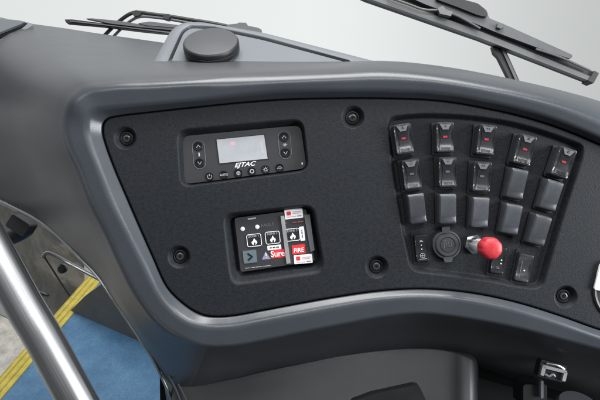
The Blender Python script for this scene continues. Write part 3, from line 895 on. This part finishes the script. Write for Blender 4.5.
# round fitting cut by the right edge of the photo
t = thing('round_fitting', 'round black fitting with a white insert, cut by the right edge beside the panel screw', 'fitting', at(P(627, 290, 0)))
R = 35 * S
part('rim', lathe([(0, 0), (R, -.0005), (R, .0012), (R * .95, .0022), (R * .90, .0016), (R * .88, .0010), (0, .0010)], 48), 'black', t, own=True)
part('insert', pslab([(600.5,265),(594.2,289.5),(604,291.5),(628,291.5),(628,262),(606,260)], .0008, .004, .0008, 2), 'white', t)

# ------------------------------------------------------------------ housing and puck on top of the dash
def PWv(py): return -.08 - (66 - py) / 43 * .081
def pod_pts(pts, off=0.):
    ax = Vector((0, math.sin(math.radians(44)), math.cos(math.radians(44))))
    return [P(x, y, PWv(y)) + ax * off for x, y in pts]
pod = thing('dash_top_housing', 'pale grey triangular housing behind the dashboard crest, carrying the round black puck', 'housing', at(P(212, 60, -.1)))
OUT = rpoly([(146,74),(170,30),(179,22.6),(196,20.6),(262,31.5),(398,66),(398,76),(270,76)], [2,8,8,8,10,4,2,2], 6)
INN = rpoly([(160.5,76),(181.5,29.6),(188.5,24.9),(210,25.6),(262,36.2),(352,60),(352,76),(270,76)], [2,7,6,8,8,4,2,2], 6)
PAN = rpoly([(163.5,77),(183.5,31.0),(190.5,26.6),(210,27.4),(262,38.2),(345,60.2),(345,77),(270,77)], [2,7,6,8,8,4,2,2], 6)
b = bmesh.new()
def ringv(pts): return [b.verts.new(p) for p in pts]
o_lo = ringv(pod_pts(OUT, -.05)); o_md = ringv(pod_pts(OUT, -.002))
def towards(a, c, t): return [(x + (x2 - x) * t, y + (y2 - y) * t) for (x, y), (x2, y2) in zip(a, c)]
o_hi = ringv(pod_pts(towards(OUT, INN, .18), 0)); i_hi = ringv(pod_pts(towards(OUT, INN, .88), 0)); i_md = ringv(pod_pts(INN, -.0012)); i_lo = ringv(pod_pts(INN, -.008))
for a, c in ((o_lo, o_md), (o_md, o_hi), (o_hi, i_hi), (i_hi, i_md), (i_md, i_lo)):
    n = len(a)
    for i in range(n): b.faces.new((a[i], a[(i + 1) % n], c[(i + 1) % n], c[i]))
bmesh.ops.recalc_face_normals(b, faces=b.faces)
part('frame', b, 'pod', pod, smooth=50)
b = bmesh.new(); b.faces.new([b.verts.new(p) for p in pod_pts(INN, -.0075)])
part('gasket', b, 'void', pod)
b = bmesh.new()
lo = ringv(pod_pts(PAN, -.007)); hi = ringv(pod_pts(PAN, -.0025)); n = len(lo)
for i in range(n): b.faces.new((lo[i], lo[(i + 1) % n], hi[(i + 1) % n], hi[i]))
b.faces.new(hi); bmesh.ops.recalc_face_normals(b, faces=b.faces)
part('lid', b, 'pod', pod)
axq = Vector((0, math.sin(math.radians(44)), math.cos(math.radians(44))))
c = P(212.3, 52.5, PWv(52.5))
Tp = Matrix.Translation(c) @ axq.to_track_quat('Z', 'Y').to_matrix().to_4x4()
pk = thing('speaker_puck', 'round black puck with a flat grey top, standing on the pale triangular housing', 'puck', M @ Tp)
R = .0372
part('foot', lathe([(0, -.006), (R * .90, -.006), (R * .90, .004), (0, .004)], 56), 'pod', pk, own=True)
part('body', lathe([(0, .002), (R * .95, .002), (R, .004), (R, .0088), (R * .985, .0094), (R * .985, .0100), (R, .0106), (R, .0140), (R * .975, .0158), (R * .94, .0166), (0, .0166)], 64), 'puckrim', pk, own=True)
part('cap', lathe([(R * .955, .0160), (R * .94, .0172), (R * .88, .0178), (0, .0178)], 64), 'puck', pk, own=True)

# quarter glass in the far left corner
def lift(pts, w): return [P(x, y, ww) for (x, y, ww) in pts]
t = thing('corner_window', 'dark tapered corner pane with a pale rim at the far left end of the dash top', 'window', at(P(0, 30, -.2)))
RIM = [(-60,12,-.21),(0,18.2,-.235),(20,20.3,-.245),(31.5,23.2,-.25),(33,25.2,-.248),(27,28.5,-.235),(0,39.5,-.165),(-60,66,-.09)]
PANE = [(-60,17.5,-.20),(0,21.6,-.225),(17,23.2,-.24),(25.5,24.6,-.245),(22,26.6,-.235),(0,35.6,-.175),(-60,60,-.10)]
def plate(pts, th, up=.0):
    b = bmesh.new(); d = Vector((0, .8, .6)) 
    hi = [b.verts.new(P(*p) + d * up) for p in pts]; lo = [b.verts.new(P(*p) + d * (up - th)) for p in pts]
    b.faces.new(hi); b.faces.new(lo[::-1]); n = len(pts)
    for i in range(n): b.faces.new((lo[i], lo[(i + 1) % n], hi[(i + 1) % n], hi[i]))
    bmesh.ops.recalc_face_normals(b, faces=b.faces); return b
part('rim', plate(RIM, .05, .000), 'pod', t)
SEAL = [(-60,16.4,-.202),(0,20.6,-.228),(17,22.4,-.241),(27.5,24.5,-.246),(23,27.2,-.234),(0,37.2,-.170),(-60,62.5,-.095)]
part('seal', plate(SEAL, .003, .0025), 'void', t)
part('pane', plate(PANE, .003, .0045), 'glass', t)

# ------------------------------------------------------------------ wipers outside
def wslab(px, w, th, bev=.0015):
    pts = [tuple(P(x, y, w))[:2] for x, y in px]
    return slab(pts, w - th, w, bev, 2)
WG = 'windscreen wipers beyond the dash'
WR = -.34
t = thing('windscreen_wiper', 'large black wiper with its blade slanting down to the right across the upper right corner', 'wiper', at(P(513, 77, WR)), WG)
part('blade', wslab([(340,-14),(366,-2),(480,37.5),(593,81.5),(598.6,73.5),(590,70),(545,52.5),(497,36),(460,21),(400,-3),(380,-14)], WR, .02), 'rubber', t)
part('blade_rail', wslab([(345,-11),(366,-2.5),(480,37.8),(592.5,82),(594.5,78.0),(482,31.8),(380,-5)], WR + .004, .01, .002), 'wgrey', t)
part('end_cap', wslab([(588.5,80.5),(593.8,83),(599,73.2),(594.5,70.6)], WR + .006, .024), 'rubber', t)
part('arm', wslab(rpoly([(385,-14),(452,-12),(462,-1),(478,3.2),(487,10.5),(489,18),(505,24.5),(573,55),(571,59),(540,48.5),(497,32.5),(465,19),(425,4)], 2, 3), WR + .012, .016, .003), 'wiper', t)
part('arm_cap', wslab(rpoly([(438,-9),(460,-1.5),(478,3.5),(486.5,10.5),(488,17),(478,15),(458,7),(436,-1)], 3, 4), WR + .020, .012, .004), 'rubber', t)
b = tube([P(388,-3,WR + .012), P(408,4,WR + .013), P(424,9.5,WR + .014), P(441,10.5,WR + .017), P(458,16,WR + .014), P(480,28.5,WR + .012)], .0022, 8, 5)
part('linkage', b, 'wgrey', t)
part('linkage', tube([P(536,49,WR + .012), P(560,57,WR + .012), P(590,70.5,WR + .008)], .0022, 8, 4), 'wgrey', t)
part('clip', wslab([(437.5,8),(443,5.5),(446,9.5),(453,11.5),(451,16),(440,13.5)], WR + .02, .01, .001), 'wgrey', t)
part('clip', wslab([(498,23),(503.5,23.5),(505,26),(501,28.5),(497,27)], WR + .02, .01, .001), 'wiper', t)
part('strut', wslab([(492.5,46),(503.5,46),(507.5,54),(521,84),(513,86),(498.5,57),(494.5,53)], WR - .012, .012, .002), 'rubber', t)
part('strut_rail', wslab([(501,48),(503.8,48),(520,84),(517.5,85)], WR - .009, .004, .001), 'wiper', t)

WL = -.36
t = thing('windscreen_wiper', 'small black wiper with a nearly level blade, left of the pale triangular housing', 'wiper', at(P(110, 34, WL)), WG)
part('blade', wslab([(64.6,19.4),(72,19.3),(100,22.8),(140,27.5),(172,30.5),(190,33),(190,37),(169,33.4),(140,30.4),(100,25.4),(66,22.4)], WL, .012, .001), 'rubber', t)
part('blade_rail', wslab([(70,20.6),(100,23.6),(140,28.2),(190,34),(190,35.2),(140,29.2),(100,24.5),(70,21.4)], WL + .004, .006, .0004), 'wgrey', t)
part('bridge', wslab([(86,18.4),(92,18.2),(120,20.8),(146,25.2),(172,28),(190,30),(190,31.5),(172,30.0),(140,27),(110,23.4)], WL + .006, .008, .001), 'wiper', t)
part('upper_rail', wslab([(138,23.0),(150,21.4),(176,24.6),(190,26.5),(190,28.6),(172,27.3),(146,25.2)], WL + .008, .008, .001), 'wiper', t)
b = tube([P(102,38,WL - .02), P(116,24,WL - .01), P(127,15.5,WL), P(134,12.6,WL), P(142,12.6,WL), P(156,14.6,WL), P(168,16,WL), P(190,19.6,WL), P(222,25,WL), P(262,35,WL)], .0034, 10, 5)
part('arm', b, 'rubber', t)
b = tube([P(112,38,WL - .02), P(124,26,WL - .01), P(134,18.8,WL), P(141,16.6,WL), P(150,16.8,WL), P(168,19,WL), P(190,23,WL)], .0026, 10, 5)
part('arm_rod', b, 'wiper', t)
part('knuckle', wslab(rpoly([(131,12),(136,9.8),(141,11.2),(140,15),(134,16.4)], 1.2, 3), WL + .008, .014, .002), 'rubber', t)
part('knuckle', wslab(rpoly([(163,14.6),(169,13.6),(171,16.5),(168,19),(163,18)], 1.2, 3), WL + .008, .014, .002), 'rubber', t)
b = wslab([(227,24.5),(237,23.5),(239,22.4),(246,22.6),(248,25.6),(258,27.6),(261.5,29.5),(261.5,34.5),(228,28)], WL + .006, .014, .002)
part('pivot_clip', b, 'wiper', t)

# ------------------------------------------------------------------ grab rail
t = thing('grab_rail', 'brushed steel grab rail slanting up across the lower left corner', 'rail', at(P(43, 335, .05)))
pth = [P(-70,136,.03), P(-38,192,.045), P(-12,240,.05), P(22,302,.05), P(43.5,338,.05), P(77,400,.05), P(112,462,.045), P(140,515,.02), P(150,545,-.04), P(152,560,-.10)]
part('tube', tube(pth,   .0188, 40, 8), 'steel', t)
pth = [p + Vector((-.040, -.012, -.02)) for p in pth]
# ------------------------------------------------------------------ floor, step and door side
Fa, Fb = F(97.5, 284), F(2, 397)
wa, wb = M @ Fa, M @ Fb
ed = (wb - wa); ed.z = 0; ed.normalize()
nl = Vector((0, 0, 1)).cross(ed)                       # horizontal normal of the nosing
if (nl).dot(Vector((-1, 0, 0))) < 0: nl = -nl          # towards the step well
e0 = wa - ed * .35; e1 = wa + ed * 1.6
def wquad(pts, th=.03):
    b = bmesh.new()
    hi = [b.verts.new(MI @ Vector(p)) for p in pts]; lo = [b.verts.new(MI @ (Vector(p) - Vector((0, 0, th)))) for p in pts]
    b.faces.new(hi); b.faces.new(lo[::-1]); n = len(pts)
    for i in range(n): b.faces.new((lo[i], lo[(i + 1) % n], hi[(i + 1) % n], hi[i]))
    bmesh.ops.recalc_face_normals(b, faces=b.faces); return b
# grey upright sheet standing on the floor below the dash
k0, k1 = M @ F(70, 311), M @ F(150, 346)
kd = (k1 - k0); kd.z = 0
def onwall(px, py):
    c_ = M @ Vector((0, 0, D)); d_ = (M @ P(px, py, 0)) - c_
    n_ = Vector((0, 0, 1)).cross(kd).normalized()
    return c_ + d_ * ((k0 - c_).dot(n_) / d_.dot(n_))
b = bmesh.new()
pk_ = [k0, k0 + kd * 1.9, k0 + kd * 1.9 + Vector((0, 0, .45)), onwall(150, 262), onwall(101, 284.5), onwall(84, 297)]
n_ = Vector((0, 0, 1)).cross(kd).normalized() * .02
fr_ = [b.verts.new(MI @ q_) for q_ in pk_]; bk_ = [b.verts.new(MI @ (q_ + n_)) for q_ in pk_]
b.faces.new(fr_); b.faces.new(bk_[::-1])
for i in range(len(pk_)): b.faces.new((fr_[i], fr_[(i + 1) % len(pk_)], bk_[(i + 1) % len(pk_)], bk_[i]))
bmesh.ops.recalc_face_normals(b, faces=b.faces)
single('grey_upstand', b, 'upstand', 'dark grey upright sheet standing on the blue floor behind the dashboard edge', 'panel', MI @ k0)
single('floor', wquad([e0, e1, e1 - nl * 2.4, e0 - nl * 2.4]), 'floor', None, None, MI @ wa, kind='structure')
zup = Vector((0, 0, 1))
fx0 = (M @ F(177, 400)).x
single('footwell_bounce_mat', wquad([(fx0, -1.9, .006), (fx0 + 2.6, -1.9, .006), (fx0 + 2.6, .7, .006), (fx0, .7, .006)], .005), 'bouncemat', None, None, MI @ Vector((fx0, 0, 0)), kind='structure')  # unseen dark floor sheet, added to cut blue bounce onto the knee band
NW = .046
def strip(a, c, n0, n1, z0, z1):
    b = bmesh.new()
    pr = [(n0, z0), (n0, z1), (n1, z1), (n1, z0)]
    A = [b.verts.new(MI @ (a + nl * n + zup * z)) for n, z in pr]; B = [b.verts.new(MI @ (c + nl * n + zup * z)) for n, z in pr]
    for i in range(4): b.faces.new((A[i], A[(i + 1) % 4], B[(i + 1) % 4], B[i]))
    b.faces.new(A[::-1]); b.faces.new(B); bmesh.ops.recalc_face_normals(b, faces=b.faces); return b
t = thing('step_nosing', 'worn yellow grooved nosing strip along the edge of the blue floor', 'nosing', at(MI @ wa))
part('tread_strip', strip(e0, e1, -.004, NW, -.02, .004), 'yellow', t)
b = bmesh.new()
for k in (.012, .032): merge(b, strip(e0, e1, k, k + .004, .003, .006))
part('grip_rib', b, 'olive', t)
part('edge_lip', strip(e0, e1, NW, NW + .006, -.05, .003), 'olive', t)
# lower step
single('step_tread', wquad([e0 + nl * .07 - zup * .2, e1 + nl * .07 - zup * .2, e1 + nl * .9 - zup * .2, e0 + nl * .9 - zup * .2]), 'tread', 'worn pale metal step tread below the yellow nosing in the lower left corner', 'step', MI @ (wa - zup * .2))
# stainless side of the step well: a bowed sheet beyond the nosing
s0 = MI @ (wa + nl * .02 + ed * .02)
prof_ = catmull([Vector(q_ + (0,)) for q_ in [(-.12,-.195),(-.05,-.165),(.02,-.08),(.065,.04),(.10,.14),(.20,.26),(.36,.36),(.60,.44)]], 5)
rows = []
for q_ in prof_:
    row = []
    for tt in np.linspace(-.5, 1.1, 26):
        bow = .05 * math.sin((tt + .2) * 3.0)
        row.append(MI @ (wa + nl * (tt * .75 + .075 + .375) - ed * (q_.x + bow + .02) + zup * q_.y))
    rows.append(row)
single('stainless_sheet', grid(rows), 'sheet', 'polished stainless sheet lining the step well behind the grab rail', 'metal sheet', s0, smooth=80)
# pull strap on the sheet
t = thing('pull_handle', 'thin bright pull handle bar on the stainless sheet, ending at the dashboard edge', 'handle', at(P(70, 268, -.3)))
b = tube([P(43,257.5,-.25), P(46,253.5,-.25), P(52,254.5,-.25), P(75,266.5,-.25), P(100,279.5,-.25)], .0032, 10, 6)
part('bar', b, 'steel', t)
b = tube([P(44,256,-.252), P(58,278,-.262), P(70,296,-.268)], .0016, 8, 6)
tube([P(28,275,-.262), P(36,289,-.264), P(49,295,-.266), P(38,293.5,-.266)], .0030, 8, 6, bm=b)
part('stay', b, 'rocker', t)
part('stud', lathe([(0, 0), (.008, 0), (.008, .006), (.005, .009), (0, .009)], 20, Matrix.Translation(P(63,268.5,-.27))), 'rocker', t)
# black rubber buffer
t = thing('rubber_buffer', 'black rubber buffer clamped under the bright edge strip at the left', 'buffer', at(P(22, 230, -.14)))
part('block', move(slab(rrect(.030, .020, .004), -.012, .012, .003), Matrix.Translation(P(22,225,-.15)) @ Matrix.Rotation(math.radians(-33), 4, 'Z')), 'rubber', t)
part('hose', tube([P(-30,238,-.17), P(-4,238.5,-.165), P(12,237,-.16), P(27,229,-.155)], [.016, .015, .0135, .012, .011] * 1 + [.011] * 30, 16, 5), 'rubber', t)

# ------------------------------------------------------------------ lower right: latch, boot and dark shroud
t = thing('metal_latch', 'small bright metal latch on the dark band at the lower right, above the ribbed boot', 'latch', at(P(552, 371, -.03), math.radians(-14)))
q = S * 1.05
def rc(w, h, cx=0, cy=0, r=.8): return rrect(w * q, h * q, r * q, 3, cx * q, cy * q)
part('plate', slab(rc(27, 17, 0, 0, 2), -.010, .001, .001, 2), 'black', t, own=True)
b = slab(rc(24, 3.0, 0.5, 3.0), 0, .005, .001, 2); merge(b, slab(rc(3.6, 10, -10.5, -1), 0, .005, .001, 2)); merge(b, slab(rc(3.4, 9, 11.6, -1.8), 0, .005, .001, 2))
part('hasp', b, 'alum', t, own=True)
part('top_bar', tube([(-9 * q, 6.4 * q, .003), (2 * q, 7.2 * q, .0035), (10 * q, 5.2 * q, .003)], .0015, 8, 5), 'chrome', t, own=True)
b = tube([(-7 * q, -4.6 * q, .002), (-3 * q, -5.4 * q, .003), (0, -2.8 * q, .003), (2.6 * q, -4.4 * q, .003)], .0016, 8, 5)
part('hook', b, 'legend', t, own=True)
t = thing('lever_boot', 'dark ribbed rubber boot directly under the metal latch', 'boot', at(P(566, 420, -.06)))
prof = [(0, .05)]
for k in range(8):
    h = .05 - k * .010
    prof += [(.024 + .0032 * k, h), (.027 + .0035 * k, h - .004), (.024 + .0034 * k, h - .009)]
Tb = Matrix.Translation(P(569, 434, -.075)) @ Vector((.05, .9, .42)).to_track_quat('Z', 'Y').to_matrix().to_4x4()
part('bellows', lathe(prof, 36, Tb), 'puck', t)
part('clamp', move(slab(rrect(.030, .030, .004), -.02, .012, .003), Matrix.Translation(P(531,393,-.07))), 'black', t)
part('clamp_strip', move(slab(rrect(.0035, .022, .001), 0, .006, .001), Matrix.Translation(P(540,388,-.058))), 'legend', t)
t = thing('stalk_shroud', 'flat black block with a bright upper edge in front of the cowl', 'shroud', at(P(395, 400, -.02)))
part('body', pslab([(352,402),(372,394.5),(414,385.3),(419.5,386.3),(428,405),(440,440),(340,440)], -.026, -.015, .003, 2), 'black', t)
part('edge_line', tube([P(374,394.6,-.016), P(395,389.9,-.016), P(414,386.0,-.016)], .0006, 6, 3), 'print', t)

# ------------------------------------------------------------------ camera, light, render
cam = bpy.data.cameras.new('camera'); co_ = bpy.data.objects.new('camera', cam); COL.objects.link(co_)
co_.matrix_world = M @ Matrix.Translation((0, 0, D))
cam.sensor_width = 36; cam.lens = 36 * D / (600 * S); cam.clip_start = .01; cam.clip_end = 100
sc.camera = co_

w = bpy.data.worlds.new('World'); sc.world = w; w.use_nodes = True
nt = w.node_tree; bg = nt.nodes['Background']
tc = nt.nodes.new('ShaderNodeTexCoord'); sp = nt.nodes.new('ShaderNodeSeparateXYZ')
nt.links.new(tc.outputs['Generated'], sp.inputs[0])
# bright daylight ahead through the windscreen, dim cabin behind the driver
ry = nt.nodes.new('ShaderNodeMapRange'); ry.interpolation_type = 'SMOOTHSTEP'
ry.inputs['From Min'].default_value = -.55; ry.inputs['From Max'].default_value = .55
ry.inputs['To Min'].default_value = .11; ry.inputs['To Max'].default_value = .84
nt.links.new(sp.outputs['Y'], ry.inputs['Value'])
cr = nt.nodes.new('ShaderNodeMix'); cr.data_type = 'RGBA'; cr.blend_type = 'MULTIPLY'; cr.inputs['Factor'].default_value = 1
cr.inputs[6].default_value = (.965, 1.0, .995, 1)
# the daylight falls off to the right and a little upwards
rx = nt.nodes.new('ShaderNodeMapRange'); rx.interpolation_type = 'SMOOTHSTEP'
rx.inputs['From Min'].default_value = .0; rx.inputs['From Max'].default_value = .62
rx.inputs['To Min'].default_value = 1.04; rx.inputs['To Max'].default_value = .62
nt.links.new(sp.outputs['X'], rx.inputs['Value'])
rl = nt.nodes.new('ShaderNodeMapRange')
rl.inputs['From Min'].default_value = -.5; rl.inputs['From Max'].default_value = .0
rl.inputs['To Min'].default_value = .90; rl.inputs['To Max'].default_value = 1.0
nt.links.new(sp.outputs['X'], rl.inputs['Value'])
m1 = nt.nodes.new('ShaderNodeMath'); m1.operation = 'MULTIPLY'; nt.links.new(rx.outputs[0], m1.inputs[0]); nt.links.new(rl.outputs[0], m1.inputs[1])
m2 = nt.nodes.new('ShaderNodeMath'); m2.operation = 'MULTIPLY'; nt.links.new(m1.outputs[0], m2.inputs[0]); nt.links.new(ry.outputs[0], m2.inputs[1])
nt.links.new(m2.outputs[0], cr.inputs[7])
nt.links.new(cr.outputs[2], bg.inputs['Color']); bg.inputs['Strength'].default_value = 1.0

def area(name, loc, target, sx, sy, power, col=(1, 1, 1)):
    l = bpy.data.lights.new(name, 'AREA'); l.shape = 'RECTANGLE'; l.size = sx; l.size_y = sy; l.energy = power; l.color = col
    o = bpy.data.objects.new(name, l); COL.objects.link(o); o.location = loc
    d = Vector(target) - Vector(loc); o.rotation_euler = d.to_track_quat('-Z', 'Y').to_euler()
    return o
area('roof_light', (.15, .42, 2.7), (0, .05, .95), 1.8, .9, 66, (1, .985, .96))
area('cabin_strip_light', (.1, -.75, 2.45), (0, 0, .95), 2.4, .12, 18, (.97, .99, 1))
area('side_window_light', (2.0, -.75, 1.5), (0, 0, .95), .9, 1.1, 72, (.95, .98, 1))
sc.view_settings.view_transform = 'Standard'; sc.view_settings.look = 'None'
sc.view_settings.exposure = 0; sc.view_settings.gamma = 1
sc.render.resolution_x = 1024; sc.render.resolution_y = 683
sc.render.engine = 'CYCLES'
